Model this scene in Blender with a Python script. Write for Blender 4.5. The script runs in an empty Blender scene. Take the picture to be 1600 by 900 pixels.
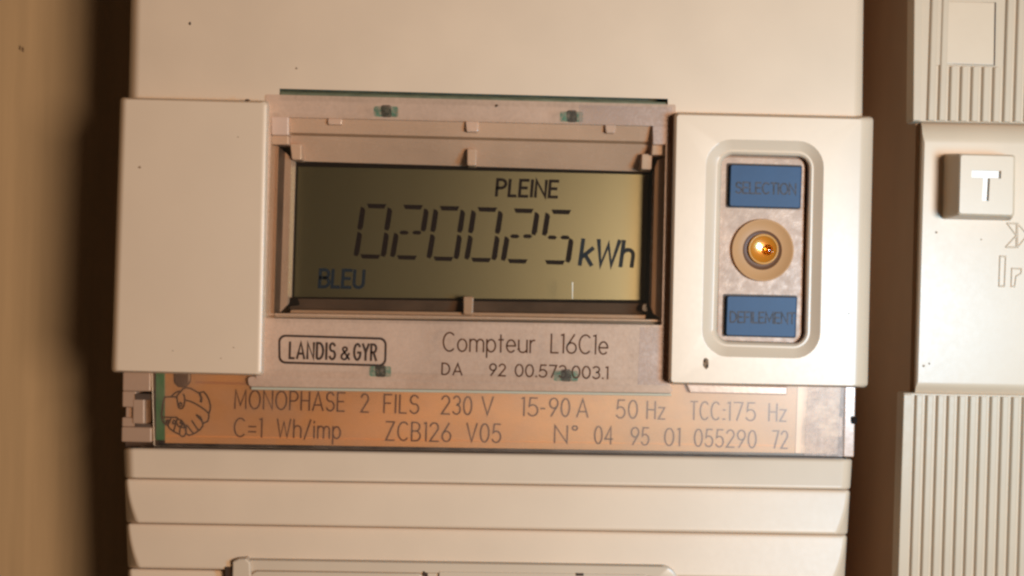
import bpy, bmesh, math, random
from mathutils import Vector, Matrix, noise
random.seed(7)
R = math.radians
MM = 0.001
S = bpy.context.scene
COL = S.collection

# ------------------------------------------------------------------ camera
CAM_H = 300.0                       # lens to back board, mm
F_PX = 1533.0                       # focal length in pixels of a 1600 px wide frame
ROLL, YAW, PITCH = 0.0232, 0.0225, 0.004
cam_d = bpy.data.cameras.new("camera"); cam = bpy.data.objects.new("camera", cam_d); COL.objects.link(cam)
cam_d.sensor_width = 36.0; cam_d.lens = 36.0 * F_PX / 1600.0
cam_d.clip_start = 0.005; cam_d.clip_end = 20.0
# local camera axes: x right, y up, -z view.  base view looks along +Y
base = Matrix(((1, 0, 0), (0, 0, -1), (0, 1, 0)))
Rm = Matrix.Rotation(-YAW, 3, 'Z') @ Matrix.Rotation(PITCH, 3, 'X') @ base @ Matrix.Rotation(ROLL, 3, 'Z')
cam.matrix_world = Matrix.Translation((0, -CAM_H * MM, 0)) @ Rm.to_4x4()
cam_d.dof.use_dof = True; cam_d.dof.focus_distance = 0.233; cam_d.dof.aperture_fstop = 16.0
S.camera = cam

# ------------------------------------------------------------------ world, lamps, exposure
W = bpy.data.worlds.new("World"); S.world = W; W.use_nodes = True
bg = W.node_tree.nodes["Background"]; bg.inputs[0].default_value = (1.0, 0.70, 0.48, 1); bg.inputs[1].default_value = 0.030

def area(name, loc, target, sx, sy, power, color):
    l = bpy.data.lights.new(name, 'AREA'); l.shape = 'ELLIPSE'; l.size = sx; l.size_y = sy
    l.energy = power; l.color = color
    o = bpy.data.objects.new(name, l); COL.objects.link(o); o.location = loc
    o.rotation_euler = (Vector(target) - Vector(loc)).to_track_quat('-Z', 'Y').to_euler()
    return o
area("warm_lamp", (0.237, -0.550, 0.000), (0.02, 0, 0), 0.125, 0.125, 2.82, (1.0, 0.775, 0.58))
area("added_cool_sheen", (0.176, -0.270, -0.010), (0.06, 0, 0), 0.06, 0.07, 0.48, (0.05, 0.55, 1.0))  # added lamp without a real source, only for the bluish sheen

S.view_settings.view_transform = 'Standard'; S.view_settings.look = 'None'
S.view_settings.exposure = 0.08; S.view_settings.gamma = 1.0
S.cycles.use_denoising = True
S.cycles.max_bounces = 10; S.cycles.transparent_max_bounces = 16; S.cycles.diffuse_bounces = 5
S.cycles.caustics_reflective = True; S.cycles.caustics_refractive = True
S.cycles.pixel_filter_type = 'BLACKMAN_HARRIS'; S.cycles.filter_width = 2.6

# ------------------------------------------------------------------ measuring: photo pixel -> point on the plane h mm in front of the board
def at(px, py, h):
    d = Rm @ Vector(((px - 800.0) / F_PX, (450.0 - py) / F_PX, -1.0))
    t = (CAM_H - h) / d.y
    return Vector((d.x * t, d.z * t))       # x, z in mm

def V3(p, h): return Vector((p[0] * MM, -h * MM, p[1] * MM))

# ------------------------------------------------------------------ materials
def mat(name, color, rough=0.4, spec=0.5, metallic=0.0, mottle=0.0, bump=0.0, bscale=900.0, rvar=0.0,
        alpha=1.0, avar=0.0, transmission=0.0, ior=1.5, sss=0.0, mscale=60.0, stretch=None, coat=0.0, clump=0.0):
    m = bpy.data.materials.new(name); m.use_nodes = True
    nt = m.node_tree; N = nt.nodes; L = nt.links; p = N["Principled BSDF"]
    p.inputs["Base Color"].default_value = (*color, 1); p.inputs["Roughness"].default_value = rough
    p.inputs["Specular IOR Level"].default_value = spec; p.inputs["Metallic"].default_value = metallic
    p.inputs["Alpha"].default_value = alpha; p.inputs["Transmission Weight"].default_value = transmission
    p.inputs["IOR"].default_value = ior; p.inputs["Coat Weight"].default_value = coat
    tc = N.new("ShaderNodeTexCoord"); src = tc.outputs["Object"]
    if stretch:
        mp = N.new("ShaderNodeMapping"); mp.inputs["Scale"].default_value = stretch
        L.new(src, mp.inputs[0]); src = mp.outputs[0]
    def nz(scale, detail=4.0):
        n = N.new("ShaderNodeTexNoise"); n.inputs["Scale"].default_value = scale; n.inputs["Detail"].default_value = detail
        L.new(src, n.inputs["Vector"]); return n.outputs["Fac"]
    def rng(fac, lo, hi, a=0.3, b=0.7):
        r = N.new("ShaderNodeMapRange"); r.inputs[1].default_value = a; r.inputs[2].default_value = b
        r.inputs[3].default_value = lo; r.inputs[4].default_value = hi; L.new(fac, r.inputs[0]); return r.outputs[0]
    if mottle:
        mx = N.new("ShaderNodeMix"); mx.data_type = 'RGBA'
        mx.inputs[6].default_value = (*[c * (1 - mottle) for c in color], 1)
        mx.inputs[7].default_value = (*[min(1, c * (1 + mottle)) for c in color], 1)
        L.new(rng(nz(mscale), 0, 1), mx.inputs[0]); L.new(mx.outputs[2], p.inputs["Base Color"])
    if rvar: L.new(rng(nz(bscale * 0.35, 6), rough - rvar, rough + rvar), p.inputs["Roughness"])
    if avar:
        f = rng(nz(1100.0, 8), alpha - avar, alpha + avar)
        if clump:
            mm = N.new("ShaderNodeMath"); mm.operation = 'ADD'; mm.use_clamp = True
            L.new(f, mm.inputs[0]); L.new(rng(nz(70.0, 3), -clump, clump), mm.inputs[1]); f = mm.outputs[0]
        L.new(f, p.inputs["Alpha"])
    if bump:
        b = N.new("ShaderNodeBump"); b.inputs["Strength"].default_value = bump; b.inputs["Distance"].default_value = 0.0002
        L.new(nz(bscale, 3), b.inputs["Height"]); L.new(b.outputs[0], p.inputs["Normal"])
    return m

def clear_mat(name, tint, dust, amount, rough, ior, var=0.0):
    """clear plastic: tinted see-through body, surface gloss by Fresnel, a little dust"""
    m = bpy.data.materials.new(name); m.use_nodes = True; nt = m.node_tree; N = nt.nodes; L = nt.links
    N.remove(N["Principled BSDF"]); out = N["Material Output"]
    tr = N.new("ShaderNodeBsdfTransparent"); tr.inputs[0].default_value = (*tint, 1)
    df = N.new("ShaderNodeBsdfDiffuse"); df.inputs[0].default_value = (*dust, 1)
    gl = N.new("ShaderNodeBsdfGlossy"); gl.inputs["Roughness"].default_value = rough
    fr = N.new("ShaderNodeFresnel"); fr.inputs["IOR"].default_value = ior
    m1 = N.new("ShaderNodeMixShader"); m1.inputs[0].default_value = amount
    L.new(tr.outputs[0], m1.inputs[1]); L.new(df.outputs[0], m1.inputs[2])
    tc = N.new("ShaderNodeTexCoord"); nz = N.new("ShaderNodeTexNoise"); nz.inputs["Scale"].default_value = 160.0; nz.inputs["Detail"].default_value = 8
    L.new(tc.outputs["Object"], nz.inputs["Vector"])
    if var:
        r = N.new("ShaderNodeMapRange"); r.inputs[1].default_value = 0.35; r.inputs[2].default_value = 0.7; r.inputs[3].default_value = max(0, amount - var); r.inputs[4].default_value = amount + var
        L.new(nz.outputs["Fac"], r.inputs[0]); L.new(r.outputs[0], m1.inputs[0])
    m2 = N.new("ShaderNodeMixShader"); L.new(fr.outputs[0], m2.inputs[0]); L.new(m1.outputs[0], m2.inputs[1]); L.new(gl.outputs[0], m2.inputs[2])
    L.new(m2.outputs[0], out.inputs["Surface"]); return m

M = {}
M['shell'] = mat("cream_plastic", (0.64, 0.458, 0.310), 0.44, 0.45, mottle=0.03, bump=0.03, bscale=2200, rvar=0.012)
M['panel'] = mat("panel_plastic", (0.64, 0.458, 0.310), 0.40, 0.6, mottle=0.02, bump=0.03, bscale=2600, rvar=0.015)
M['breaker'] = mat("breaker_plastic", (0.60, 0.43, 0.285), 0.40, 0.6, mottle=0.03, bump=0.05, bscale=2000, rvar=0.02)
M['ribbed'] = mat("ribbed_plastic", (0.54, 0.395, 0.265), 0.42, 0.35, mottle=0.03, bump=0.08, bscale=2500, rvar=0.05)
M['board'] = mat("painted_board", (0.52, 0.36, 0.205), 0.55, 0.3, mottle=0.09, bump=0.12, bscale=500, mscale=30, stretch=(6, 1, 0.35))
M['clear'] = mat("smoky_clear_plastic", (0.60, 0.375, 0.25), 0.30, 0.5, mottle=0.13, mscale=28, bump=0.10, bscale=1500, rvar=0.06, alpha=0.70, avar=0.06, clump=0.06)
M['clear_dusty'] = mat("dusty_clear_plastic", (0.50, 0.33, 0.25), 0.40, 0.5, mottle=0.14, bump=0.2, bscale=2600, rvar=0.08, alpha=0.50, avar=0.22, clump=0.25)
M['pane'] = clear_mat("window_glazing", (0.96, 0.94, 0.90), (0.4, 0.3, 0.2), 0.006, 0.10, 1.25)
M['strip'] = clear_mat("clear_nameplate_plastic", (0.97, 0.90, 0.82), (0.55, 0.40, 0.30), 0.045, 0.42, 1.52, 0.035)
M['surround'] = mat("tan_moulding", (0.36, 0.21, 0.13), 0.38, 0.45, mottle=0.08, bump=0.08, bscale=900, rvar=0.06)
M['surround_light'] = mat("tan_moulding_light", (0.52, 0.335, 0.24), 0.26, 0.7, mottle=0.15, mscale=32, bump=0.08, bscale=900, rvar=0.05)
M['trough'] = mat("dark_plastic_and_shade", (0.085, 0.050, 0.033), 0.40, 0.45, mottle=0.25, mscale=120, bump=0.1)  # dark plastic; in the trough its colour stands for the unlit inside
M['border_shade'] = mat("black_shade", (0.014, 0.009, 0.007), 0.7, 0.05)  # shadow at the display edge and dark gaps, put into black
M['chassis'] = mat("tan_chassis", (0.60, 0.40, 0.28), 0.5, 0.3, mottle=0.10, mscale=45, bump=0.1)
M['plate_back'] = mat("orange_tan_board", (0.52, 0.325, 0.175), 0.5, 0.25, mottle=0.24, mscale=26, bump=0.1, stretch=(0.5, 1, 1.6))
M['pcb'] = mat("green_circuit_board", (0.03, 0.19, 0.10), 0.35, 0.5, mottle=0.2, mscale=200)
M['pcb_dark'] = mat("dark_green_board_edge", (0.13, 0.13, 0.075), 0.4, 0.4, mottle=0.25, mscale=250)
M['screw'] = mat("dark_screw", (0.05, 0.03, 0.02), 0.45, 0.5, metallic=0.4)
M['ink'] = mat("brown_ink", (0.066, 0.021, 0.008), 0.6, 0.06, mottle=0.25, mscale=900)
M['ink_bold'] = mat("dark_brown_ink", (0.040, 0.018, 0.010), 0.6, 0.2, mottle=0.2, mscale=900)
M['button_ink'] = mat("worn_button_ink", (0.060, 0.052, 0.055), 0.6, 0.2, mottle=0.6, mscale=1500)
M['blue'] = mat("blue_rubber", (0.013, 0.055, 0.118), 0.5, 0.25, mottle=0.05, mscale=200, bump=0.06)
M['gap_shade'] = mat("dark_gap_shade", (0.05, 0.026, 0.016), 0.5, 0.3)  # shade of narrow gaps put into a dark brown
M['ring'] = mat("tan_port_ring", (0.50, 0.25, 0.105), 0.45, 0.18, mottle=0.06, bump=0.05)
M['ring_dark'] = mat("brown_port_cup", (0.12, 0.048, 0.020), 0.4, 0.2)
M['amber'] = mat("amber_lens", (1.0, 0.52, 0.07), 0.03, 0.5, transmission=1.0, ior=1.49)
M['cup'] = mat("bright_reflector_cup", (0.95, 0.78, 0.55), 0.12, 0.5, metallic=1.0)
M['die'] = mat("light_die", (0.85, 0.45, 0.10), 0.35, 0.5)
M['lcd'] = mat("olive_display_glass", (0.155, 0.138, 0.086), 0.40, 0.5, metallic=1.0, mottle=0.05, mscale=40, stretch=(1, 1, 0.3))
M['seg'] = mat("display_segment", (0.014, 0.008, 0.007), 0.6, 0.08)
M['seg_grey'] = mat("display_text_ink", (0.016, 0.024, 0.036), 0.6, 0.1, alpha=0.88)
M['dirt'] = mat("dirt", (0.075, 0.040, 0.022), 0.8, 0.1)
M['chip'] = mat("chipped_plastic", (0.22, 0.13, 0.075), 0.8, 0.1, mottle=0.7, mscale=1500)
M['edge'] = mat("pale_moulding_edge", (0.42, 0.37, 0.26), 0.3, 0.6, bump=0.1, bscale=700)

# ------------------------------------------------------------------ object helpers
def link(name, bm, m, parent=None, smooth=False, bevel=0.0, seg=2):
    me = bpy.data.meshes.new(name); bmesh.ops.recalc_face_normals(bm, faces=bm.faces[:])
    bm.to_mesh(me); bm.free(); me.materials.append(m)
    o = bpy.data.objects.new(name, me); COL.objects.link(o)
    if parent: o.parent = parent
    if smooth:
        for p in me.polygons: p.use_smooth = True
    if bevel:
        b = o.modifiers.new("bevel", 'BEVEL'); b.width = bevel * MM; b.segments = seg; b.limit_method = 'ANGLE'; b.angle_limit = R(35)
        b.harden_normals = False
    return o

def root(name, label, cat):
    o = bpy.data.objects.new(name, None); COL.objects.link(o); o.empty_display_size = 0.01
    o['label'] = label; o['category'] = cat
    return o

def quad(px4, h): return [at(x, y, h) for x, y in px4]

def rounded(pts, r, n=6):
    """round the corners of a convex outline (mm points)"""
    if r <= 0: return list(pts)
    out = []; k = len(pts)
    for i in range(k):
        p = Vector(pts[i]); a = (Vector(pts[i - 1]) - p).normalized(); b = (Vector(pts[(i + 1) % k]) - p).normalized()
        ang = math.acos(max(-1, min(1, a.dot(b)))); d = r / math.tan(ang / 2); c = p + (a + b).normalized() * (r / math.sin(ang / 2))
        s = p + a * d; e = p + b * d
        v0 = s - c; v1 = e - c; tot = v0.angle_signed(v1)
        for j in range(n + 1):
            v = v0.copy(); v.rotate(Matrix.Rotation(-tot * j / n, 2)); out.append(c + v)
    return out

def loft(bm, layers, cap0=False, cap1=True, close=True):
    """layers: list of (outline mm, h). same count each."""
    rings = [[bm.verts.new(V3(p, h)) for p in o] for o, h in layers]
    n = len(rings[0])
    for a, b in zip(rings, rings[1:]):
        for i in range(n if close else n - 1):
            j = (i + 1) % n; bm.faces.new((a[i], a[j], b[j], b[i]))
    if cap0: bm.faces.new(rings[0])
    if cap1: bm.faces.new(rings[-1])
    return rings

def box_px(bm, px4, h0, h1, r=0.0, draft=0.0, n=5):
    """solid whose front outline in the photograph is px4 at height h1, dropping straight back to h0"""
    o = rounded(quad(px4, h1), r, n)
    loft(bm, [(o, h0), (o, h1)], True, True)

def box_mm(bm, x0, x1, z0, z1, h0, h1):
    o = [(x0, z0), (x1, z0), (x1, z1), (x0, z1)]; loft(bm, [(o, h0), (o, h1)], True, True)

def sheet(bm, pts, h): bm.faces.new([bm.verts.new(V3(p, h)) for p in pts])

def part(name, px4, h0, h1, m, parent, r=0.0, bevel=0.3, seg=2):
    bm = bmesh.new(); box_px(bm, px4, h0, h1, r); return link(name, bm, m, parent, bevel=bevel, seg=seg)

def fill_with_hole(bm, outer, inner, h, ia, ib):
    """flat face with a hole, as two polygons split along inner corners ia and ib; returns (outer verts, inner verts)"""
    ov = [bm.verts.new(V3(p, h)) for p in outer]; iv = [bm.verts.new(V3(p, h)) for p in inner]
    near = lambda p: min(range(len(outer)), key=lambda i: (Vector(outer[i]) - Vector(p)).length)
    a, b = near(inner[ia]), near(inner[ib]); n, m = len(ov), len(iv)
    def run(l, i, j, st):
        out = [l[i]]
        while i != j: i = (i + st) % len(l); out.append(l[i])
        return out
    bm.faces.new(run(ov, a, b, 1) + run(iv, ib, ia, -1)); bm.faces.new(run(ov, b, a, 1) + run(iv, ia, ib, -1))
    return ov, iv

def wall_down(bm, vs, h):
    low = [bm.verts.new((v.co.x, -h * MM, v.co.z)) for v in vs]
    n = len(vs)
    for i in range(n):
        j = (i + 1) % n; bm.faces.new((vs[i], vs[j], low[j], low[i]))
    return low

# ------------------------------------------------------------------ single-stroke lettering
def arc(cx, cy, rx, ry, a0, a1, n=10):
    return [(cx + rx * math.cos(R(a0 + (a1 - a0) * i / n)), cy + ry * math.sin(R(a0 + (a1 - a0) * i / n))) for i in range(n + 1)]
G = {
 'A': (.58, [[(0, 0), (.29, 1), (.58, 0)], [(.10, .30), (.48, .30)]]),
 'B': (.46, [[(.2, .53)] + arc(.22, .765, .2, .235, -90, 90, 8) + [(0, 1), (0, 0)] + arc(.22, .265, .24, .265, -90, 90, 8) + [(.0, .53)]]),
 'C': (.54, [arc(.30, .5, .30, .5, 48, 312, 18)]),
 'D': (.50, [[(0, 0), (0, 1), (.14, 1)] + arc(.16, .5, .34, .5, 85, -85, 12) + [(.14, 0), (0, 0)]]),
 'E': (.40, [[(.40, 1), (0, 1), (0, 0), (.40, 0)], [(0, .52), (.34, .52)]]),
 'F': (.38, [[(.38, 1), (0, 1), (0, 0)], [(0, .52), (.32, .52)]]),
 'G': (.54, [arc(.29, .5, .29, .5, 45, 340, 18) + [(.56, .46), (.34, .46)]]),
 'H': (.46, [[(0, 0), (0, 1)], [(.46, 0), (.46, 1)], [(0, .52), (.46, .52)]]),
 'I': (.02, [[(.01, 0), (.01, 1)]]),
 'L': (.34, [[(0, 1), (0, 0), (.34, 0)]]),
 'M': (.62, [[(0, 0), (0.02, 1), (.31, .18), (.60, 1), (.62, 0)]]),
 'N': (.50, [[(0, 0), (0, 1), (.50, 0), (.50, 1)]]),
 'O': (.60, [arc(.30, .5, .30, .5, 90, 445, 22)]),
 'P': (.44, [[(0, 0), (0, 1), (.2, 1)] + arc(.2, .74, .24, .26, 85, -85, 10) + [(0, .48)]]),
 'R': (.46, [[(0, 0), (0, 1), (.2, 1)] + arc(.2, .75, .24, .25, 85, -85, 10) + [(0, .5)], [(.22, .49), (.46, 0)]]),
 'S': (.42, [arc(.21, .755, .20, .245, 25, 255, 12) + arc(.21, .265, .22, .265, 75, -155, 12)]),
 'T': (.44, [[(0, 1), (.44, 1)], [(.22, 1), (.22, 0)]]),
 'U': (.46, [[(0, 1), (0, .28)] + arc(.23, .25, .23, .25, 180, 360, 12) + [(.46, 1)]]),
 'V': (.54, [[(0, 1), (.27, 0), (.54, 1)]]),
 'W': (.74, [[(0, 1), (.18, 0), (.37, .85), (.56, 0), (.74, 1)]]),
 'Y': (.52, [[(0, 1), (.26, .5), (.26, 0)], [(.52, 1), (.27, .5)]]),
 'Z': (.44, [[(0, 1), (.43, 1), (0, 0), (.44, 0)]]),
 'o': (.44, [arc(.22, .33, .22, .33, 90, 445, 16)]),
 'm': (.66, [[(0, 0), (0, .66)], [(0, .44)] + arc(.165, .46, .165, .2, 175, 0, 8) + [(.33, 0)], [(.335, .44)] + arc(.5, .46, .16, .2, 175, 0, 8) + [(.66, 0)]]),
 'n': (.38, [[(0, 0), (0, .66)], [(0, .44)] + arc(.19, .46, .19, .2, 175, 0, 8) + [(.38, 0)]]),
 'p': (.42, [[(0, -.30), (0, .66)], arc(.21, .33, .21, .33, 175, -175, 16)]),
 't': (.22, [[(.10, .92), (.10, 0)], [(0, .66), (.22, .66)]]),
 'e': (.44, [[(.02, .34), (.43, .34)] + arc(.22, .33, .21, .33, 5, 315, 16)]),
 'u': (.40, [[(0, .66), (0, .2)] + arc(.2, .2, .2, .2, 180, 355, 10), [(.40, .66), (.40, 0)]]),
 'r': (.24, [[(0, 0), (0, .66)], [(0, .40)] + arc(.2, .42, .2, .24, 175, 85, 6)]),
 'k': (.40, [[(0, 0), (0, 1)], [(.38, .66), (.02, .28)], [(.14, .40), (.40, 0)]]),
 'h': (.40, [[(0, 0), (0, 1)], [(0, .42)] + arc(.20, .44, .20, .22, 175, 0, 8) + [(.40, 0)]]),
 'i': (.02, [[(.01, 0), (.01, .66)], [(.01, .84), (.01, .92)]]),
 'z': (.36, [[(0, .66), (.35, .66), (0, 0), (.36, 0)]]),
 '0': (.46, [arc(.23, .5, .23, .5, 90, 445, 20)]),
 '1': (.12, [[(0, .96), (.11, 1), (.11, 0)]]),
 '2': (.46, [arc(.22, .74, .22, .26, 165, -25, 10) + [(0, 0), (.46, 0)]]),
 '3': (.42, [arc(.2, .76, .2, .24, 150, -80, 10) + arc(.2, .27, .22, .27, 80, -150, 10)]),
 '4': (.48, [[(.36, 0), (.36, 1), (0, .28), (.48, .28)]]),
 '5': (.44, [[(.40, 1), (.08, 1), (.03, .52)] + arc(.20, .31, .24, .31, 120, -150, 12)]),
 '6': (.46, [[(.36, 1), (.05, .45)] + arc(.23, .28, .23, .28, 150, 505, 16)]),
 '7': (.42, [[(0, 1), (.42, 1), (.14, 0)]]),
 '9': (.46, [[(.10, 0), (.41, .55)] + arc(.23, .72, .23, .28, -30, 325, 16)]),
 '.': (.04, [[(.0, .035), (.05, .035)]]),
 ':': (.04, [[(.0, .04), (.05, .04)], [(.0, .55), (.05, .55)]]),
 '-': (.12, [[(0, .42), (.12, .42)]]),
 '=': (.36, [[(0, .56), (.36, .56)], [(0, .28), (.36, .28)]]),
 '/': (.34, [[(0, -.08), (.34, 1.0)]]),
 'd': (.20, [arc(.1, .88, .1, .12, 90, 445, 12)]),           # the degree sign
 '&': (.52, [[(.52, .02), (.10, .78)] + arc(.23, .84, .14, .16, 200, -20, 8) + [(.04, .38)] + arc(.20, .22, .19, .22, 140, 300, 8) + [(.50, .48)]]),
 ' ': (.30, []),
}
zoff = [0]
def ribbon(bm, pts, w, h):
    """flat mitred stroke through mm points"""
    zoff[0] += 1; h = h + 0.0035 * (zoff[0] % 9)
    P = [Vector(p) for p in pts]; n = len(P)
    if n < 2: return
    closed = (P[0] - P[-1]).length < w * 0.6 and n > 5
    L_, R_ = [], []
    for i in range(n):
        d0 = (P[i] - P[i - 1]).normalized() if i else None
        d1 = (P[i + 1] - P[i]).normalized() if i < n - 1 else None
        a = d0 or d1; b = d1 or d0
        t = (a + b); t = t.normalized() if t.length > 1e-4 else a
        nn = Vector((-t.y, t.x)); c = max(0.42, nn.dot(Vector((-a.y, a.x))))
        q = P[i].copy()
        if not closed:
            if i == 0: q -= a * w * 0.35
            if i == n - 1: q += b * w * 0.35
        L_.append(q + nn * (w / 2 / c)); R_.append(q - nn * (w / 2 / c))
    lv = [bm.verts.new(V3(p, h)) for p in L_]; rv = [bm.verts.new(V3(p, h)) for p in R_]
    for i in range(n - 1): bm.faces.new((lv[i], lv[i + 1], rv[i + 1], rv[i]))

def text(bm, s, p0, p1, cap, w, h, gap=.17, slant=0.0):
    """s from pixel p0 to p1 on the baseline, capital height cap px and stroke w px"""
    k = (CAM_H - h) / F_PX
    A = at(*p0, h); B = at(*p1, h); ex = (B - A).normalized(); ey = Vector((-ex.y, ex.x))
    tot = -gap; 
    for c in s: tot += G[c][0] + gap
    sx = (B - A).length / tot; sy = cap * k; x = 0
    for c in s:
        gw, st = G[c]
        for line in st:
            pts = [A + ex * ((x + u) * sx + slant * v * sy) + ey * (v * sy) for u, v in line]
            ribbon(bm, pts, w * k, h)
        x += gw + gap

def lettering(items, h, m, parent, name="lettering", label=None):
    bm = bmesh.new()
    for it in items:
        s, p0, p1, cap, w = it[:5]; text(bm, s, p0, p1, cap, w, h, *(it[5:]))
    o = link(name, bm, m, parent)
    if label: o['label'] = label
    return o

def speck(px, py, h, rx, ry, parent, m=None, name="dirt_speck", lift=0.03, n=9):
    bm = bmesh.new(); c = at(px, py, h); k = (CAM_H - h) / F_PX
    base_ = []
    for i in range(n):
        a = 2 * math.pi * i / n; q = random.uniform(.7, 1.15); base_.append(c + Vector((math.cos(a) * rx * k * q, math.sin(a) * ry * k * q)))
    top = [c + (p - c) * .55 for p in base_]
    loft(bm, [(base_, h), (top, h + lift + 0.02)], False, True)
    return link(name, bm, m or M['dirt'], parent, smooth=True)

# ================================================================== the back board
bm = bmesh.new()
box_mm(bm, -420, 420, -330, 330, -18, 0)
board = link("wall", bm, M['board'], bevel=0.0); board['kind'] = "structure"
for px, py in ((31, 75), (35.5, 77)): speck(px, py, 0.0, 1.6, 5, board, name="nail_mark")

# ================================================================== the meter
meter = root("electricity_meter", "cream plastic electricity meter with grey display window reading 020025 kWh and two blue buttons", "electricity meter")

# case behind everything
bm = bmesh.new(); box_px(bm, [(215, -330), (1340, -310), (1318, 1160), (205, 1140)], 4, 50, 3.0)
link("case", bm, M['shell'], meter, bevel=1.0)

# upper cover with a notch for the window
def upper(inset_l, inset_r, h):
    return [at(x, y, h) for x, y in ((211 + inset_l, -300), (1352 - inset_r, -280), (1347 - inset_r, 192), (1043.5, 192), (1043.5, 154.5), (437, 138.5), (436, 176), (200.5 + inset_l, 170))]
bm = bmesh.new()
loft(bm, [(upper(0, 0, 52), 52), (upper(0, 0, 62.4), 62.4), (upper(2, 2, 63.9), 63.9), (upper(8, 8, 65.3), 65.3), (upper(17, 14, 66), 66)])
upper_cover = link("upper_cover", bm, M['shell'], meter)
speck(296.5, 37, 66, 2.2, 3.2, upper_cover); speck(463, 107, 66, 2.0, 2.0, upper_cover, M['chip'])

# left blank panel
bm = bmesh.new()
def lp(a, t, b, c): return [(188 + a, 152 + t), (420 - c, 157.5 + t), (411 - c, 587 - b), (174 + a, 581.5 - b)]
L0 = rounded(quad(lp(0, 0, 0, 0), 67), 0.9)
L1 = rounded(quad(lp(0.5, .3, .3, .3), 68), 0.9)
L2 = rounded(quad(lp(3.5, 1.2, 1.5, 3), 69.4), 0.9)
L3 = rounded(quad(lp(11, 3.5, 3, 10.5), 70), 0.8)
loft(bm, [(L0, 50), (L0, 67), (L1, 68), (L2, 69.4), (L3, 70)])
blank = link("blank_panel", bm, M['panel'], meter)
speck(386.5, 156.5, 69.8, 4.5, 2.0, blank); speck(218, 261.5, 70, 2.6, 2.0, blank, M['chip'])
for x, y in ((372, 214), (365, 543), (345, 560), (270, 548)): speck(x, y, 70, 1.2, 1.0, blank, M['chip'])

# right button panel with its rounded recess
bm = bmesh.new()
def rp(a, t, b, c): return [(1053 + a, 174.5 + t), (1364.5 - c, 181.5 + t), (1355.5 - c, 606 - b), (1044 + a, 600.5 - b)]
def rec(d): return [(1103 + d, 217 + d), (1288 - d, 221 + d), (1281 - d, 561 - d), (1095 + d, 556.5 - d)]
n = 7
lay = [(rounded(quad(rp(0, 0, 0, 0), 65), 1.2, n), 50), (rounded(quad(rp(0, 0, 0, 0), 65), 1.2, n), 65), (rounded(quad(rp(0.4, .5, .5, 2), 68), 1.2, n), 67.2),
       (rounded(quad(rp(1.5, 2.5, 2.0, 13), 69.4), 1.0, n), 69.4), (rounded(quad(rp(5, 5, 3.5, 20), 70), .6, n), 70)]
lay += [(rounded(quad(rec(0), 70), 6.2, n), 70), (rounded(quad(rec(2), 69.8), 5.9, n), 69.8), (rounded(quad(rec(9), 69.15), 5.0, n), 69.15),
        (rounded(quad(rec(16), 68.55), 4.0, n), 68.55), (rounded(quad(rec(19), 68.6), 3.6, n), 68.6), (rounded(quad(rec(22.5), 68.2), 3.0, n), 68.2), (rounded(quad(rec(25), 67.3), 2.6, n), 67.3),
        (rounded(quad(rec(25), 64), 2.6, n), 63)]
loft(bm, lay, cap1=False)
bpanel = link("button_panel", bm, M['panel'], meter)
c = bpanel
o = speck(1102.5, 568, 70, 5.2, 8.5, bpanel, M['chip'], name="chip", lift=0.01); speck(1101, 564, 70.02, 2.6, 3.4, bpanel); speck(1105, 572, 70.02, 2.2, 3.0, bpanel)
speck(1272, 288.5, 68.0, 2.2, 1.8, bpanel, M['chip']); speck(1349, 243.5, 68.8, 3, 1.3, bpanel, M['chip']); speck(1326, 490, 70, 1.2, 1.2, bpanel, M['chip'])

# clear tray holding buttons and the optical port
tray_q = [(1123, 241.5), (1261, 245.5), (1254.5, 540), (1117.5, 536)]
bm = bmesh.new()
qo = rounded(quad(tray_q, 66), 2.2, 6)
qi = rounded(quad([(1127, 245.5), (1257, 249.5), (1251, 536), (1121.5, 532)], 66.4), 1.9, 6)
loft(bm, [(qo, 60), (qo, 65.8), (qi, 66.4)])
M['tray'] = mat("dusty_tray_plastic", (0.43, 0.265, 0.175), 0.42, 0.35, mottle=0.10, bump=0.25, bscale=1500, rvar=0.1, mscale=150)
link("button_tray", bm, M['tray'], bpanel)
bm = bmesh.new()
qg = rounded(quad([(1120.5, 239), (1263.5, 243), (1257.5, 543), (1114.5, 538.5)], 65), 2.6, 6)
loft(bm, [(qg, 60), (qg, 64.6)]); link("tray_gap_shade", bm, M['gap_shade'], bpanel)

for nm, wq, bq, txt in (
    ("SELECTION", [(1135, 254.5), (1253.5, 258), (1251, 327.5), (1133.5, 324.5)], [(1141.5, 256.8), (1252.5, 260), (1250, 325.5), (1139.5, 322.5)],
     [("SELECTION", (1150, 301.5), (1243, 304), 17, 2.6, .15)]),
    ("DEFILEMENT", [(1129.5, 459), (1246, 461.5), (1243.5, 528.5), (1128, 525.5)], [(1136, 462), (1245, 464), (1242.5, 527.3), (1134, 524.3)],
     [("DEFILEMENT", (1141, 503.5), (1241.5, 505.5), 16.5, 2.5, .15)])):
    part("button_shade", wq, 63, 66.46, M['gap_shade'], bpanel, r=0.5, bevel=0)  # flat dark plate painting the shaded gap round the button
    b = bmesh.new(); o1 = rounded(quad(bq, 67.4), 0.45, 4); o2 = rounded(quad([(x + (1.3 if i in (0, 3) else -1.3), y + (1.3 if i < 2 else -1.3)) for i, (x, y) in enumerate(bq)], 67.8), 0.4, 4)
    loft(b, [(o1, 63), (o1, 67.4), (o2, 67.8)])
    pb = link("push_button", b, M['blue'], meter); pb['label'] = "blue push button lettered " + nm
    lettering(txt, 67.82, M['button_ink'], pb)

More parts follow.
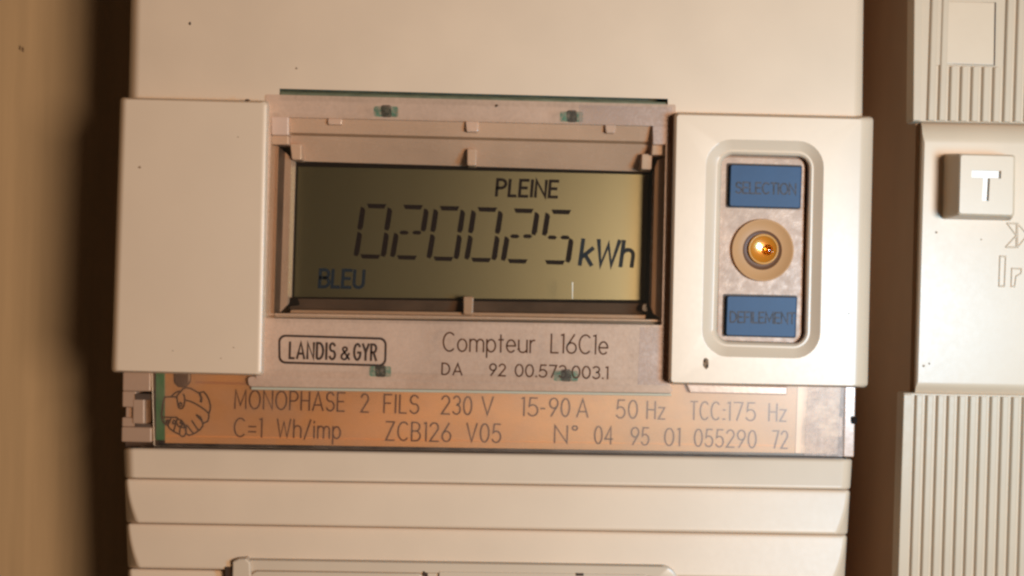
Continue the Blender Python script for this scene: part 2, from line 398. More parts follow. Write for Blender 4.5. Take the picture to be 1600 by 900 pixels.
# optical port
def lathe(bm, px, py, prof, n=48, cap=True):
    h_ref = 66.4; cc = at(px, py, h_ref); k = (CAM_H - h_ref) / F_PX
    lays = [([cc + Vector((math.cos(2 * math.pi * i / n), math.sin(2 * math.pi * i / n))) * (r * k) for i in range(n)], h) for r, h in prof]
    loft(bm, lays, False, cap)
bm = bmesh.new(); lathe(bm, 1190.5, 391, [(49, 66.2), (49, 67.15), (48.2, 67.35), (47, 67.35), (45.5, 67.15), (31, 66.75)], cap=False)
port = link("optical_port", bm, M['ring'], meter, smooth=True)
bm = bmesh.new(); lathe(bm, 1190.5, 391, [(31, 66.76), (28.5, 66.6), (24, 66.52)], cap=True); link("port_cup", bm, M['ring_dark'], port, smooth=True)
M['amber_rim'] = mat("amber_rim", (0.62, 0.27, 0.05), 0.35, 0.4)
M['amber_cup'] = mat("amber_cup", (0.70, 0.22, 0.018), 0.22, 0.5, metallic=0.35, coat=0.8)
k_ = (CAM_H - 66.5) / F_PX
bm = bmesh.new(); lathe(bm, 1191.5, 389.5, [(24.0, 66.5), (24.0, 67.0), (23.2, 67.3), (22.0, 67.35), (20.8, 67.2), (20.0, 66.9), (20.0, 66.7)], n=64, cap=False); link("cup_rim", bm, M['amber_rim'], port, smooth=True)
bm = bmesh.new(); lathe(bm, 1191.5, 389.5, [(r, 66.60 + (r * k_) ** 2 / 17.0) for r in (20.2, 18, 15.5, 13, 10.5, 8, 5, 2)], n=64); link("reflector_cup", bm, M['amber_cup'], port, smooth=True)
bm = bmesh.new(); cc = at(1199, 390.5, 66.7)
bmesh.ops.create_uvsphere(bm, u_segments=32, v_segments=20, radius=8.5 * k_ * MM)
for v in bm.verts: v.co.y *= 0.7
bmesh.ops.translate(bm, verts=bm.verts[:], vec=V3(cc, 66.9)); link("led_lens", bm, M['amber'], port, smooth=True)

# ------------------------------------------------------------------ the display window
win = bmesh.new()
WO = [(424, 147.5), (1052, 163.5), (1044, 607), (411, 592)]
OP = [(424, 182.5), (1041, 197), (1034, 508), (414, 497)]
o_out = rounded(quad([(415, 147.5), (1056, 163.5), (1048, 606), (400, 592)], 66.2), 0.4, 3)
o_in = rounded(quad(OP, 66.2), 0.3, 3)
loft(win, [(o_out, 62), (o_out, 66.2), (o_in, 66.2), (o_in, 65.2)], cap1=False)
window = link("window_frame", win, M['clear'], meter)
# dusty right-hand end of the frame plastic sits as a thin skin on it (wear)
# chassis under the frame
def annulus(name, outer, inner, h0, h1, m, parent, r0=0.3, r1=0.3, h_in=None):
    b = bmesh.new(); a = rounded(quad(outer, h0), r0, 3); d = rounded(quad(inner, h1), r1, 3)
    loft(b, [(a, h0), (d, h1)], cap1=False); return link(name, b, m, parent)
bm = bmesh.new(); a = quad([(437, 150), (1043, 166), (1036, 600), (417, 590)], 61.5)
i_ = quad([(430, 190), (1036, 204), (1030, 500), (420, 490)], 61.5)
loft(bm, [(a, 61.5), (i_, 61.5)], cap1=False); link("chassis", bm, M['chassis'], meter)
# stepped funnel down to the display, wall by wall
F0 = OP; F1 = [(449, 207), (1023, 221.5), (1019, 504.5), (444, 493)]
F1b = [(449.5, 211.5), (1022.5, 226), (1018.5, 501), (444, 490)]
F2 = [(462, 251.5), (1016, 268.5), (1010, 474.5), (455, 466.5)]
H0, H1, H1b, H2 = 65.0, 63.6, 62.6, 58.0
def strip(name, A_, ha, B_, hb, i, m, parent):
    b = bmesh.new(); j = (i + 1) % 4
    p = [V3(at(*A_[i], ha), ha), V3(at(*A_[j], ha), ha), V3(at(*B_[j], hb), hb), V3(at(*B_[i], hb), hb)]
    b.faces.new([b.verts.new(q) for q in p])
    # give the wall thickness outwards
    f = list(b.faces); g = bmesh.ops.extrude_face_region(b, geom=f); vs = [v for v in g['geom'] if isinstance(v, bmesh.types.BMVert)]
    bmesh.ops.translate(b, verts=vs, vec=(0, 0.0012, 0))
    return link(name, b, m, parent)
TOP, RIGHT, BOT, LEFT = 0, 1, 2, 3
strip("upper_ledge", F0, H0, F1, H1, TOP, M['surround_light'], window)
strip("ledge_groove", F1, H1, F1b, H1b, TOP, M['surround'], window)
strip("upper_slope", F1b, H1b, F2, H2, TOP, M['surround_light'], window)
# side walls: three bands each
Ls = [(414, 424), (428, 431), (437, 440), (445, 448), (452, 456.5), (456.5, 462)]
def side(name, xs_top, xs_bot, yt, yb, hs, mats, parent):
    for k_ in range(len(xs_top) - 1):
        b = bmesh.new()
        q = [V3(at(xs_top[k_], yt[k_], hs[k_]), hs[k_]), V3(at(xs_top[k_ + 1], yt[k_ + 1], hs[k_ + 1]), hs[k_ + 1]),
             V3(at(xs_bot[k_ + 1], yb[k_ + 1], hs[k_ + 1]), hs[k_ + 1]), V3(at(xs_bot[k_], yb[k_], hs[k_]), hs[k_])]
        b.faces.new([b.verts.new(v) for v in q])
        g = bmesh.ops.extrude_face_region(b, geom=list(b.faces)); vs = [v for v in g['geom'] if isinstance(v, bmesh.types.BMVert)]
        bmesh.ops.translate(b, verts=vs, vec=(0, 0.001, 0)); link(name, b, mats[k_], parent)
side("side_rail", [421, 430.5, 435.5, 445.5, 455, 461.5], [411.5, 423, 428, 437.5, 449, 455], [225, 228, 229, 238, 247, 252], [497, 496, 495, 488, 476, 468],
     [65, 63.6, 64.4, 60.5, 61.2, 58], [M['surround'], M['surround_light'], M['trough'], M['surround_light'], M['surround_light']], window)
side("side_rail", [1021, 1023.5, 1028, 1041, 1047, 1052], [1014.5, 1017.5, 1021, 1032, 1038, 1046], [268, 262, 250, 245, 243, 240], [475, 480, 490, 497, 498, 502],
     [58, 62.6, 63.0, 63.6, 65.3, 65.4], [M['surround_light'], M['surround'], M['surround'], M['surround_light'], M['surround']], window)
# corner blocks of the moulding
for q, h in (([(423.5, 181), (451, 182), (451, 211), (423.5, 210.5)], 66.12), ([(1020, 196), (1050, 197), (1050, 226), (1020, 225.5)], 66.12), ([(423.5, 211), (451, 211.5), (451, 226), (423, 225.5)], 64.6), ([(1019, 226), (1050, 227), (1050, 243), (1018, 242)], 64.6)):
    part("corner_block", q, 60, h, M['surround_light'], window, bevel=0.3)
# lower trough: front lip, channel coloured as dark as the unlit inside behind clear plastic
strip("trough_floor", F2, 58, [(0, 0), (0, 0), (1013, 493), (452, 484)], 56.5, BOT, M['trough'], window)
part("trough_wall", [(454, 484), (1010, 492), (1008, 500), (452, 492)], 56, 60, M['surround'], window, bevel=0.25)
part("lower_lip", [(412, 489), (1038, 499.5), (1037, 503), (412, 493)], 58, 64.2, M['surround_light'], window, bevel=0.2)
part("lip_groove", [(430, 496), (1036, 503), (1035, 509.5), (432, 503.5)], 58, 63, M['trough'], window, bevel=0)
part("trough_stop", [(448, 465), (463, 465), (466, 477), (448, 479)], 56, 59.5, M['border_shade'], window, r=0.5, bevel=0.2)
part("trough_stop", [(1003, 474), (1019, 474.5), (1022, 487), (1003, 487.5)], 56, 60.2, M['trough'], window, r=0.8, bevel=0.2)
# moulded pegs
def peg(q, h0, h1, m='surround_light'): part("peg", q, h0, h1, M[m], window, r=0.45, bevel=0.25)
peg([(512, 184), (535, 184.5), (534, 195), (512, 194.5)], 62, 65.6); peg([(727, 188), (748, 188.5), (747, 206), (729, 205.5)], 62, 65.8)
peg([(945, 194), (963, 194.5), (961, 208), (947, 207.5)], 62, 65.8)
peg([(730, 232), (745, 232.5), (744, 259), (730, 258.5)], 58, 62.6); peg([(453, 224), (471, 224.5), (471, 250), (456, 249)], 58, 62.8)
peg([(1003, 240), (1019, 240.5), (1018, 265), (1002, 264.5)], 58, 63); peg([(724, 463), (740, 463.5), (739, 492), (724, 491.5)], 58, 61.5, 'surround')
# small green clips moulded into the clear plastic, dark in the middle
M['clip'] = mat("green_clip", (0.035, 0.17, 0.095), 0.45, 0.3, mottle=0.3, mscale=500, alpha=0.42, avar=0.35)
M['clip_core'] = mat("dark_clip_core", (0.05, 0.03, 0.018), 0.5, 0.3, alpha=0.60, avar=0.30)
for x, y, w in ((603, 173, 19), (893, 181, 18), (594, 579, 17), (884, 586, 19)):
    q = [(x - w, y - 7), (x + w, y - 6.5), (x + w, y + 10), (x - w, y + 9)]
    pad = part("fixing_clip", q, 64.6, 66.23, M['clip'], meter, r=0.5, bevel=0)
    part("clip_core", [(x - 8, y - 9), (x + 8, y - 9), (x + 9, y + 10.5), (x - 7, y + 10)], 64.6, 66.26, M['clip_core'], pad, r=0.6, bevel=0)
# the sliver of circuit board above the window
part("circuit_board", [(436.5, 138.3), (1043.8, 154.3), (1043.8, 172), (436.5, 156)], 55, 60.5, M['pcb_dark'], meter, bevel=0)
part("board_edge", [(437, 142.8), (1043.6, 159), (1043.5, 168), (437, 152)], 57, 65.4, M['pcb_dark'], meter, bevel=0.4)
# small marks on the frame
speck(775.5, 165, 66.2, 3.2, 2.8, window)

# ------------------------------------------------------------------ liquid crystal display
LCDQ = [(464.5, 259.5), (1013.5, 272.5), (1008, 469), (458.5, 464)]
HG = 57.0
bm = bmesh.new()
ga = quad([(455, 249), (1024, 266), (1018, 478), (450, 469)], 57.4); gb = quad(LCDQ, 57.0)
gl = quad(LCDQ, 56.2)
loft(bm, [(ga, 55), (ga, 57.4), (gb, 57.0), (gb, 56.0)], cap1=False); link("border_shade", bm, M['border_shade'], meter)  # black frame carrying the bezel's shadow in its colour
bm = bmesh.new(); q = quad([(455, 250), (1023, 264), (1017, 478), (450, 472)], 56.3); loft(bm, [(q, 53), (q, 56.3)])
screen = link("display_screen", bm, M['lcd'], meter)
HS = 56.31
def poly(bm, pts, h=HS): sheet(bm, [at(x, y, h) for x, y in pts], h)
def digit(x, y, segs):
    """x, y: photo position of the left end of the top bar"""
    b = bmesh.new(); g = 0.0235
    def hbar(x0, x1, yy, t):
        t *= 1.15
        poly(b, [(x0, yy - t / 2 + .0), (x1 - .5, yy - t / 2 + (x1 - x0) * g), (x1 - 4, yy + t / 2 + (x1 - x0) * g), (x0 + 3, yy + t / 2)])
    def vbar(x0, y0, x1, y1, w):
        ex = w * .57
        poly(b, [(x0 - ex + 1.5, y0 - 3), (x0 + ex * .5, y0 - 1), (x0 + ex, y0 + 3), (x1 + ex, y1 - 3), (x1 + ex * .3, y1 + 2), (x1 - ex, y1), (x1 - ex, y1 - 3)])
    if 'a' in segs: hbar(x, x + 31.5, y, 6.2)
    if 'd' in segs: hbar(x - 10, x + 22, y + 78.8, 5.8)
    if 'g' in segs:
        for gx in (x - 6.5, x + 13.5):
            poly(b, [(gx, y + 40), (gx + 4, y + 37), (gx + 12, y + 37.2), (gx + 15.5, y + 40.3), (gx + 12, y + 43.4), (gx + 3, y + 43)])
    if 'f' in segs: vbar(x - 6.5, y + 4, x - 10.2, y + 36, 7.6)
    if 'e' in segs: vbar(x - 11.5, y + 43, x - 16, y + 77, 7.6)
    if 'b' in segs: vbar(x + 35.5, y + 5, x + 31.8, y + 37, 7.6)
    if 'c' in segs: vbar(x + 30.3, y + 44, x + 26.4, y + 78, 7.6)
    return link("digit", b, M['seg'], screen)
for x, y, s in ((573, 321.7, 'abcdef'), (630, 323.2, 'abged'), (687, 325.2, 'abcdef'), (746, 327, 'abcdef'), (803, 329, 'abged'), (861.5, 330.8, 'afgcd')):
    digit(x, y, s)
lettering([("PLEINE", (775.5, 305.5), (870, 308), 25, 4.7, .20, .06)], HS, M['seg'], screen)
lettering([("kWh", (906, 413), (987, 416), 38.5, 6.4, .16, .10)], HS, M['seg_grey'], screen)
lettering([("BLEU", (499, 448), (567, 449.5), 26.5, 5.0, .17, .05)], HS, M['seg_grey'], screen)

# glazing over the opening, set into the frame
bm = bmesh.new(); q = quad([(412, 178), (1048, 193), (1040, 512), (404, 501)], 65.9); loft(bm, [(q, 65.5), (q, 65.9)], True, True)
link("window_pane", bm, M['pane'], meter)

M['glint_streak'] = mat("pale_glint", (0.8, 0.72, 0.6), 0.3, 0.6)
part("glint_streak", [(894, 441), (895.4, 441), (895, 467), (894.2, 467)], 65.88, 65.93, M['glint_streak'], window, bevel=0)  # streak of reflection on the pane, painted as a pale sliver
# printing on the window frame
HP = 66.215
lettering([("Compteur", (692.5, 548.5), (836, 551), 29, 2.5, .16), ("L16C1e", (861, 551), (949.5, 553.5), 29, 2.5, .15),
           ("DA", (690.5, 585), (721.5, 586), 17.5, 2.4, .25), ("92", (765, 586.5), (789.5, 587.3), 18, 2.4, .22), ("00.573.003.1", (805, 587.8), (949.5, 592), 18.5, 2.4, .17)], HP, M['ink'], window)
lettering([("LANDIS", (452.5, 559.5), (523, 561.3), 24.5, 3.7, .26), ("&", (533, 561.5), (545.5, 561.8), 19, 3.2), ("GYR", (553, 562), (587.5, 563), 24.5, 3.7, .24)], HP, M['ink_bold'], window)
bm = bmesh.new()
fo = rounded(quad([(434.5, 522.5), (604.5, 527.5), (603.5, 573), (435, 568)], HP), 1.7, 7); fi = rounded(quad([(438, 526), (601, 531), (600, 569.5), (438.5, 564.5)], HP), 1.3, 7)
loft(bm, [(fo, HP), (fi, HP)], cap1=False); link("logo_border", bm, M['ink_bold'], window)

# lip of the frame that overlaps the nameplate
bm = bmesh.new(); box_px(bm, [(386, 588), (1052, 604), (1050, 614.5), (389, 604)], 62, 65.9, 0.8, n=4); link("frame_lip", bm, M['clear'], window, bevel=0.4)
part("lip_edge", [(392, 604.6), (1049, 615), (1049, 619), (392, 609)], 62, 65.2, M['edge'], window, bevel=0.2)
part("lip_tab", [(1072, 600), (1231, 604), (1230, 617.5), (1078, 614)], 60, 65.4, M['surround_light'], window, bevel=0.3)

# ------------------------------------------------------------------ nameplate strip
np_root = None
bm = bmesh.new()
NQ = [(236, 575), (1321, 600), (1318, 714.5), (240, 697.5)]
q0 = quad(NQ, 65); loft(bm, [(q0, 64.5), (q0, 65)], True, True)
plate = link("nameplate", bm, M['strip'], meter, bevel=0.35)
# the dusty end of the strip
M['ridge'] = mat('board_ridge_tan', (0.66, 0.36, 0.16), 0.5, 0.3)
# board behind the plate
bm = bmesh.new(); q = quad([(258, 575), (1246, 598), (1242, 707.8), (258, 692)], 63.9); loft(bm, [(q, 62), (q, 63.9)]); link("label_board", bm, M['plate_back'], meter)
part("board_ridge", [(258, 679.5), (1230, 695), (1230, 698.5), (258, 683)], 62, 64.0, M['ridge'], plate, bevel=0.3)
part("board_ridge", [(305, 595), (386, 597), (386, 602), (305, 600)], 62, 64.05, M['surround'], plate, bevel=0.3)
part("circuit_board", [(243, 570), (258, 570), (258.5, 688), (243, 688)], 55, 63.7, M['pcb'], meter, bevel=0.2)
M['pale_end'] = mat('pale_strip_backing', (0.60, 0.46, 0.37), 0.4, 0.5, mottle=0.15, mscale=60)
part('end_backing', [(1247, 598), (1314, 600), (1308, 710), (1243, 707.8)], 60, 63.7, M['pale_end'], plate, bevel=0)
part("strip_gap_shade", [(232, 684), (1322, 701), (1322, 722), (232, 706)], 45, 56, M['border_shade'], meter, bevel=0)
part("strip_backing", [(196, 575), (246, 575), (246, 706), (196, 706)], 45, 57, M['trough'], meter, bevel=0)
part("screw_boss", [(270, 575), (298, 575), (298, 598), (290, 606), (277, 606), (270, 598)], 62, 64.4, M['trough'], plate, bevel=0.6)
# strip underside bevel line
part("strip_edge", [(240, 699), (1318, 715.8), (1318, 717), (240, 700.2)], 60, 64.9, M['trough'], plate, bevel=0)
# clear lug at the left end
lug_parts = (([(191.5, 574), (236, 575), (235.5, 612), (191, 611)], 64.5, 'surround_light'), ([(190.8, 611), (213, 611.5), (213, 637), (190.6, 636)], 64.0, 'surround_light'),
             ([(196, 636), (229, 637), (229, 665), (195.5, 664)], 63.0, 'surround'), ([(207, 622), (226, 623), (226, 663), (206.5, 662)], 64.1, 'surround_light'),
             ([(190.2, 652), (212, 653), (212, 668), (190, 667)], 63.8, 'surround'), ([(189.6, 667), (237, 668), (237, 691.5), (189.2, 690.5)], 64.8, 'surround_light'))
for q, h, m in lug_parts: part("lug", q, 52, h, M["surround"], plate, r=0.35, bevel=0.5)
part("lug_slot", [(211, 615), (236, 615.5), (236, 625), (211, 624.5)], 54, 64.25, M['trough'], plate, bevel=0)
part("lug_slot", [(211, 662), (236, 663), (236, 668), (211, 667.5)], 54, 64.15, M['trough'], plate, bevel=0)
# frosted right end and end wall
bm = bmesh.new(); q = rounded(quad([(1262, 600), (1320, 602), (1317, 713.5), (1256, 711.5)], 65.05), 0.2, 2); loft(bm, [(q, 65.01), (q, 65.06)]); link("frosted_end", bm, M['clear_dusty'], plate)
part("end_wall", [(1320, 602), (1337.5, 603), (1334.5, 714.5), (1317.5, 714)], 50, 63.6, M['surround_light'], plate, bevel=0.3)
part("latch", [(1290, 650), (1319, 651), (1318, 684), (1288, 683)], 60, 63.0, M['surround'], plate, bevel=0.5)
part("end_notch_shade", [(1329, 650), (1339, 651), (1339, 663), (1330, 662)], 50, 63.7, M['border_shade'], plate, r=0.5, bevel=0)
# frosted skin over the right part of window frame
bm = bmesh.new(); q = quad([(1000, 511), (1046, 512), (1043, 602), (996, 601)], 66.22); loft(bm, [(q, 66.2), (q, 66.25)]); link("frosted_patch", bm, M['clear_dusty'], window)
bm = bmesh.new(); q = quad([(905, 164), (1050, 167.5), (1049, 224), (1021, 223), (1020, 197), (905, 194)], 66.22); loft(bm, [(q, 66.2), (q, 66.25)]); link("frosted_patch", bm, M['clear_dusty'], window)

HN = 64.06
row1 = [("MONOPHASE", (367, 638), (538, 642.5), 28.5), ("2", (564, 643.6), (575.5, 643.9), 28), ("FILS", (600, 644.5), (653.5, 646), 28), ("230", (690, 646.5), (736.5, 648), 28),
        ("V", (753, 648), (770, 648.4), 28), ("15", (815, 649.3), (840, 650), 28), ("-", (845, 650), (851, 650.1), 28), ("90", (858.5, 650), (889.5, 651), 28), ("A", (901.5, 651.3), (918.5, 651.8), 28),
        ("50", (963.5, 653), (995.5, 653.7), 28), ("Hz", (1011, 654), (1038.5, 654.8), 27), ("TCC", (1079, 655.3), (1124, 656.2), 28), (":", (1129.5, 656), (1132, 656.1), 28), ("175", (1137, 656.5), (1180, 657.5), 28), ("Hz", (1201.5, 657.5), (1228, 658.3), 27)]
row2 = [("C=1", (366, 682), (409, 683), 28.5), ("Wh/imp", (433, 683), (531.5, 685.5), 28), ("ZCB126", (603, 687.5), (704, 690), 28.5), ("V05", (729, 690), (782, 691.5), 28.5), ("Nd", (866.5, 691.7), (901.5, 692.7), 27),
        ("04", (929, 693), (957, 693.8), 27), ("95", (986, 694.7), (1013.5, 695.5), 27), ("01", (1038.5, 696), (1062, 696.6), 27), ("055290", (1085, 697.3), (1181, 699.8), 27), ("72", (1207, 700), (1230.5, 700.6), 27)]
for row in (row1, row2):
    lettering([(s, a, b, cpt, 2.3, .20) for s, a, b, cpt in row], HN, M['ink'], plate)

# handshake emblem, traced as line work
hs = [
 [(163, 520), (158, 470), (172, 380), (185, 300), (205, 228), (300, 225), (370, 230)],
 [(298, 218), (330, 185), (365, 160), (410, 145)],
 [(365, 225), (395, 185), (430, 150), (455, 115), (500, 95), (560, 105), (620, 135), (670, 165), (695, 185)],
 [(370, 215), (385, 320), (395, 370), (420, 392), (450, 385), (472, 350), (485, 265), (478, 215), (462, 190)],
 [(398, 335), (420, 305), (440, 320), (435, 350), (415, 355)],
 [(485, 270), (560, 288), (640, 325), (720, 375), (780, 420), (820, 460)],
 [(690, 185), (700, 165), (750, 155), (790, 200), (825, 270), (845, 350), (840, 410), (822, 465), (822, 520), (805, 570), (750, 595)],
 [(690, 185), (712, 240), (705, 298)], [(700, 185), (722, 240), (718, 298)],
 [(645, 478), (680, 520), (720, 560), (740, 600), (735, 640), (700, 685), (650, 722), (590, 755), (540, 768), (505, 745), (500, 700), (505, 650)],
 [(655, 480), (705, 510), (728, 560)],
 [(585, 562), (625, 625), (670, 688)], [(515, 625), (555, 680), (598, 735)],
 [(165, 515), (230, 512), (300, 515), (365, 512), (400, 545), (440, 555), (470, 600), (500, 635)],
 [(165, 520), (180, 580), (215, 615), (245, 625), (270, 670), (330, 715), (405, 752), (440, 782), (480, 778), (498, 735)],
 [(215, 570), (240, 550), (272, 560), (262, 590), (240, 600), (218, 585)], [(228, 572), (262, 572)],
 [(310, 590), (330, 555), (358, 570), (350, 600), (322, 605), (310, 585)], [(290, 520), (270, 580), (250, 620)],
 [(355, 600), (345, 650), (330, 700)], [(375, 540), (365, 590), (395, 640), (425, 640)],
 [(425, 560), (440, 620), (420, 660), (408, 745)], [(410, 590), (450, 600), (480, 640), (470, 660), (430, 650)], [(470, 605), (490, 650), (496, 700)]]
bm = bmesh.new(); k = (CAM_H - HN) / F_PX
for line in hs: ribbon(bm, [at(235 + x / 9.0, 595 + y / 9.0, HN) for x, y in line], 2.4 * k, HN)
link("handshake_emblem", bm, M['ink_bold'], plate)

# ------------------------------------------------------------------ lower cover, lapped steps
lc = bmesh.new(); box_px(lc, [(206, 700), (1318, 716), (1308, 1130), (214, 1110)], 48, 60, 1.5)
lower = link("lower_cover", lc, M['shell'], meter)
def xl(y): return 193.5 + (y - 700) * 0.034
def xr(y): return 1331.5 - (y - 712) * 0.064
def step(y0l, y0r, y1l, y1r, curved):
    """one lapped step: top edge set back, bottom edge proud, ends curving away"""
    b = bmesh.new(); n_ = 8
    cols = []
    for i in range(n_ + 1):
        t = i / n_; yl = y0l + (y1l - y0l) * t; yr = y0r + (y1r - y0r) * t
        h = 62.2 + 2.6 * t
        e = (2.0 + 15.0 * t ** 2.0) if curved else 16
        a, c_ = xl(yl), xr(yr)
        ring = [(a, yl, h - 9), (a, yl, h - 4.6 if curved else h - 2.6), (a + e * .45, yl, h - 2.2 if curved else h - .75), (a + e, yl, h), ((a + c_) / 2, (yl + yr) / 2, h),
                (c_ - e, yr, h), (c_ - e * .45, yr, h - 1.6 if curved else h - .6), (c_, yr, h - 3.6 if curved else h - 2.4), (c_, yr, h - 9)]
        cols.append([b.verts.new(V3(at(x, y, hh), hh)) for x, y, hh in ring])
    for A_, B_ in zip(cols, cols[1:]):
        for i in range(len(A_) - 1): b.faces.new((A_[i], A_[i + 1], B_[i + 1], B_[i]))
    b.faces.new(cols[0]); b.faces.new(cols[-1][::-1])
    bmesh.ops.recalc_face_normals(b, faces=b.faces[:])
    return link("lapped_step", b, M['shell'], lower, bevel=0.75, seg=4)
step(699.5, 716.5, 747, 765, False)
step(747.5, 765.3, 817, 835.6, True)
step(817.3, 835.8, 887.5, 906.5, True)
step(888, 907, 958, 978, True)
step(958.5, 978.5, 1030, 1051, True)
# terminal tab at the bottom edge
bm = bmesh.new()
tq = [(362, 873), (1062, 884), (1056, 1000), (356, 990)]
t0 = rounded(quad(tq, 65.0), 4.2, 8); t1 = rounded(quad([(364.5, 875.5), (1056, 886.5), (1050, 998), (358.5, 988)], 65.5), 4.0, 8)
t2 = rounded(quad([(386, 890), (1034, 900.5), (1028, 980), (380, 970)], 65.5), 2.6, 8); t3 = rounded(quad([(388, 891.5), (1031, 902), (1026, 978), (382, 968)], 65.0), 2.4, 8)
loft(bm, [(t0, 61), (t0, 65.0), (t1, 65.5), (t2, 65.5), (t3, 65.0)])
M['tab'] = mat("tab_plastic", (0.57, 0.42, 0.29), 0.36, 0.5, mottle=0.03, bump=0.05)
tab = link("terminal_tab", bm, M['tab'], meter)
part("tab_leaf", [(392, 893), (662, 896.5), (660, 960), (388, 958)], 63, 65.9, M['tab'], tab, r=1.6, bevel=0.3)
part("tab_leaf", [(686, 893.5), (1010, 898), (1008, 965), (684, 961)], 63, 65.8, M['tab'], tab, r=0.3, bevel=0.2)
part("tab_post", [(363, 878), (372, 874), (384, 873), (391, 879), (392, 900), (388, 930), (362, 930)], 60, 66.4, M['tab'], tab, r=0.4, bevel=0.5)
part("tab_gap_shade", [(352, 886), (363, 886.5), (363, 960), (352, 960)], 60, 65.1, M['gap_shade'], tab, bevel=0)
for q in ([(662, 893), (668, 897), (669, 905), (662, 900)], [(900, 896), (912, 896.3), (912, 900), (900, 900)]):
    part("tab_gap_shade", q, 62, 65.95, M['gap_shade'], tab, bevel=0)

# ================================================================== the circuit breaker beside it
brk = root("circuit_breaker", "cream circuit breaker with ribbed covers and raised square T test button, right of the meter", "circuit breaker")
HB = 59.0
def cover(name, q, h, ml):
    b = bmesh.new(); o_ = rounded(quad(q, h), 0.5, 3)
    q1 = [(q[0][0] + 2.2, q[0][1] + 1.5), (q[1][0], q[1][1] + 1.5), (q[2][0], q[2][1] - 1.5), (q[3][0] + 2.2, q[3][1] - 1.5)]
    o1 = rounded(quad(q1, h + 0.35), 0.5, 3)
    loft(b, [(o_, 55.8), (o_, h), (o1, h + 0.35)]); return link(name, b, ml, brk)
up = cover("ribbed_cover", [(1429.5, -250), (1900, -240), (1895, 199), (1424.5, 190)], HB, M['ribbed']); up['label'] = "upper ribbed cover with a blank label square"
lo = cover("ribbed_cover", [(1410.5, 613.5), (1890, 622), (1876, 1110), (1396, 1098)], HB, M['ribbed']); lo['label'] = "lower ribbed cover without a label"
rib_proto = {}
def rib(x0, y0, x1, y1, parent, w=10.2):
    """one raised rib between two photo points on the cover face"""
    h = HB + 0.35; a = at(x0, y0, h); c_ = at(x1, y1, h); k_ = (CAM_H - h) / F_PX
    L = (c_ - a).length; key = round(L, 0)
    if key not in rib_proto:
        b = bmesh.new(); W2 = w * k_ / 2; prof = [(-W2 - .28, -0.02), (-W2, .62), (-W2 + .22, .80), (W2 - .3, .80), (W2, .62), (W2 + .28, -0.02)]
        r0 = [b.verts.new(Vector((p * MM, -q * MM, 0))) for p, q in prof]; r1 = [b.verts.new(Vector((p * MM, -q * MM, -L * MM))) for p, q in prof]
        for i in range(len(prof)): j = (i + 1) % len(prof); b.faces.new((r0[i], r0[j], r1[j], r1[i]))
        b.faces.new(r0); b.faces.new(r1)
        o_ = link("rib", b, M['ribbed'], parent); rib_proto[key] = o_
    else:
        o_ = rib_proto[key].copy(); COL.objects.link(o_); o_.parent = parent
    o_.location = V3(a, h); d = (c_ - a); o_.rotation_euler = (0, math.atan2(-d.x, -d.y) * 1.0, 0)
    return o_
SL_U, SL_L = -0.030, -0.0395
for i in range(17):
    x = 1436.5 + 16.85 * (i + 1)                       # rib centre at the foot of the upper cover (y 188)
    xt = x + 5.5
    yb = 188 + (x - 1424) * .02
    if 2 <= i <= 6:
        rib(x + 2.2 + 0.2, 104.5 + (x - 1470) * .022, x, yb, up)
    else:
        rib(x + 10.0, -120, x, yb, up)
for i in range(17):
    x = 1426.5 + 16.75 * (i + 1) - 8
    rib(x, 617 + (x - 1410) * .018, x - 11.5 - (x - 1440) * 0.0, 1000, lo)
# smooth left border of both covers
part("border_strip", [(1431, -240), (1444.5, -240), (1439, 188.5), (1427, 188)], HB, HB + 0.95, M['ribbed'], up, bevel=0.2)
part("border_strip", [(1412.5, 616), (1426, 616.3), (1415, 1000), (1400.5, 1000)], HB, HB + 0.95, M['ribbed'], lo, bevel=0.2)
# the blank label square in its frame
part("label_frame", [(1464, -6), (1562, -3.5), (1560, 104.5), (1461.5, 101.5)], HB, HB + 0.72, M['ribbed'], up, bevel=0.1)
part("label_edge_shade", [(1490, 3), (1556.4, 3.8), (1554.8, 102.6), (1490, 100.2)], HB, HB + 0.75, M['gap_shade'], up, bevel=0)  # dark sheet painting the shadow along the label's right edge
part("label_plate", [(1472.5, 1.5), (1554.5, 3.8), (1553, 101.6), (1470, 98.8)], HB, HB + 1.0, M['breaker'], up, r=0.2, bevel=0.25)

# middle face
bm = bmesh.new()
HF = 60.5
fq = lambda d, t, bt: [(1438 + d, 190 + t), (1900, 199 + t), (1892, 622 - bt), (1427.5 + d, 613.5 - bt)]
lay = [(quad(fq(0, 0, 0), 56), 52.5), (quad(fq(0, 0, 0), 56), 56), (quad(fq(0.6, 6, 0), 58), 58.6), (quad(fq(3, 18, 8), 59.8), 59.9), (quad(fq(7, 33, 17), HF), HF)]
loft(bm, lay); face = link("front_face", bm, M['breaker'], brk)
M['rear'] = mat("shaded_rear_housing", (0.43, 0.255, 0.145), 0.55, 0.3, mottle=0.12, mscale=40, stretch=(4, 1, 0.4), bump=0.1)  # shade on the breaker's side put into this darker brown
part("rear_housing", [(1441, -240), (1880, -230), (1860, 1090), (1411, 1080)], 0.2, 56.2, M['rear'], brk, bevel=0)
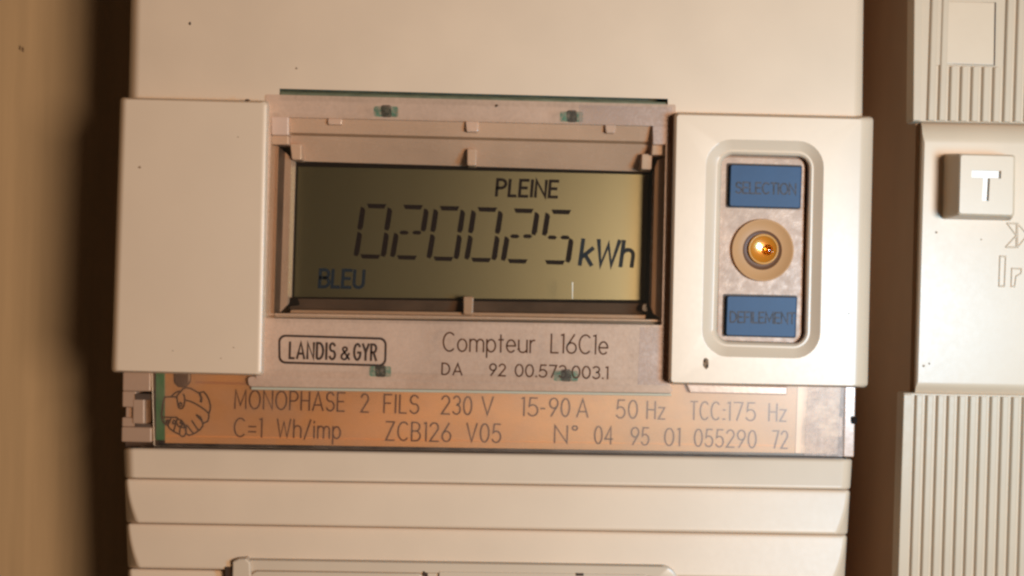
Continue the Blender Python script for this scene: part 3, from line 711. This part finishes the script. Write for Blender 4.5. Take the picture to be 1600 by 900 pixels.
# engraved marks: raised outlines
def outline_mark(name, loops, h, w):
    b = bmesh.new(); k_ = (CAM_H - h) / F_PX
    for pts in loops:
        P = [at(x, y, h) for x, y in pts]
        for i in range(len(P)):
            a = P[i]; c_ = P[(i + 1) % len(P)]; d = (c_ - a).normalized(); nrm = Vector((-d.y, d.x)) * (w * k_ / 2); a2 = a - d * w * k_ * .3; c2 = c_ + d * w * k_ * .3
            hh = h + 0.28 + 0.004 * (i % 3)
            base_ = [a2 + nrm, c2 + nrm, c2 - nrm, a2 - nrm]; top_ = [a + nrm * .25, c_ + nrm * .25, c_ - nrm * .25, a - nrm * .25]
            loft(b, [(base_, h - .02), (top_, hh)])
    return link(name, b, M['breaker'], face)
outline_mark("arrow_mark", [[(1573.5, 349), (1588.5, 349.3), (1588, 368)], [(1588, 368), (1588, 386.5), (1571.5, 386)], [(1590, 349.5), (1606, 367), (1590, 386.5)]], HF, 3.2)
outline_mark("letter", [[(1562.5, 400.5), (1571.5, 400.8), (1569.5, 447.3), (1561, 447)]], HF, 3.2)
outline_mark("letter", [[(1581, 419.5), (1596, 420), (1595.5, 427), (1587.5, 432), (1585.5, 447.5), (1580, 447.3)]], HF, 3.0)
for x, y, r_ in ((1533, 374, 1.3), (1463, 363, 2.0), (1443, 572, 2.0), (1452, 568, 1.6)): speck(x, y, HF, r_, r_, face, M['chip'], lift=0.005)

# T button
bm = bmesh.new()
HT = 68.6
bq0 = [(1475.5, 241), (1586.5, 243.5), (1584.5, 344.5), (1472.5, 342)]
fqT = [(1498.5, 240), (1586.5, 242), (1585, 338.5), (1496, 336)]
fin = [(1501.5, 242.5), (1583.5, 244.5), (1582, 335.5), (1499, 333.2)]
o0 = rounded(quad([(1474.5, 240), (1583, 242.5), (1581, 345), (1472, 342.5)], HF), .5, 4); o1 = rounded(quad(fqT, HT - .5), .7, 4); o2 = rounded(quad(fin, HT), .6, 4)
rings = loft(bm, [(o0, HF - .3), (o1, HT - .5)], cap1=False)
TL = [(1518.5, 266), (1564.5, 267), (1564, 279), (1547, 278.6), (1545, 314), (1534.5, 313.8), (1536.5, 278.3), (1518, 277.8)]
ov, iv = fill_with_hole(bm, o2, quad(TL, HT), HT, 0, 5)
for i in range(len(ov)):
    j = (i + 1) % len(ov); bm.faces.new((rings[-1][i], rings[-1][j], ov[j], ov[i]))
wall_down(bm, iv, HT - .75)
tb = link("test_button", bm, M['breaker'], brk)
bm = bmesh.new(); sheet(bm, quad([(x + (x - 1541) * .02, y + (y - 290) * .02) for x, y in TL], HT - .7), HT - .7)
M['letter'] = mat("white_letter_fill", (0.74, 0.66, 0.57), 0.32, 0.7)
link("letter", bm, M['letter'], tb)
part("button_seat", [(1467, 238), (1588, 240.5), (1586, 347), (1465, 344.5)], HF - .3, HF + .004, M['breaker'], face, bevel=0)

# soft edges: smooth shading weighted so that the flats stay flat
for o in bpy.data.objects:
    if o.type == 'MESH' and o.name.split('.')[0] in ("upper_cover", "blank_panel", "button_panel", "front_face", "lapped_step", "button_tray", "push_button", "terminal_tab"):
        for p in o.data.polygons: p.use_smooth = True
        md = o.modifiers.new("split", 'EDGE_SPLIT'); md.split_angle = R(33); md.use_edge_sharp = False
        md = o.modifiers.new("flats", 'WEIGHTED_NORMAL'); md.weight = 100; md.keep_sharp = True
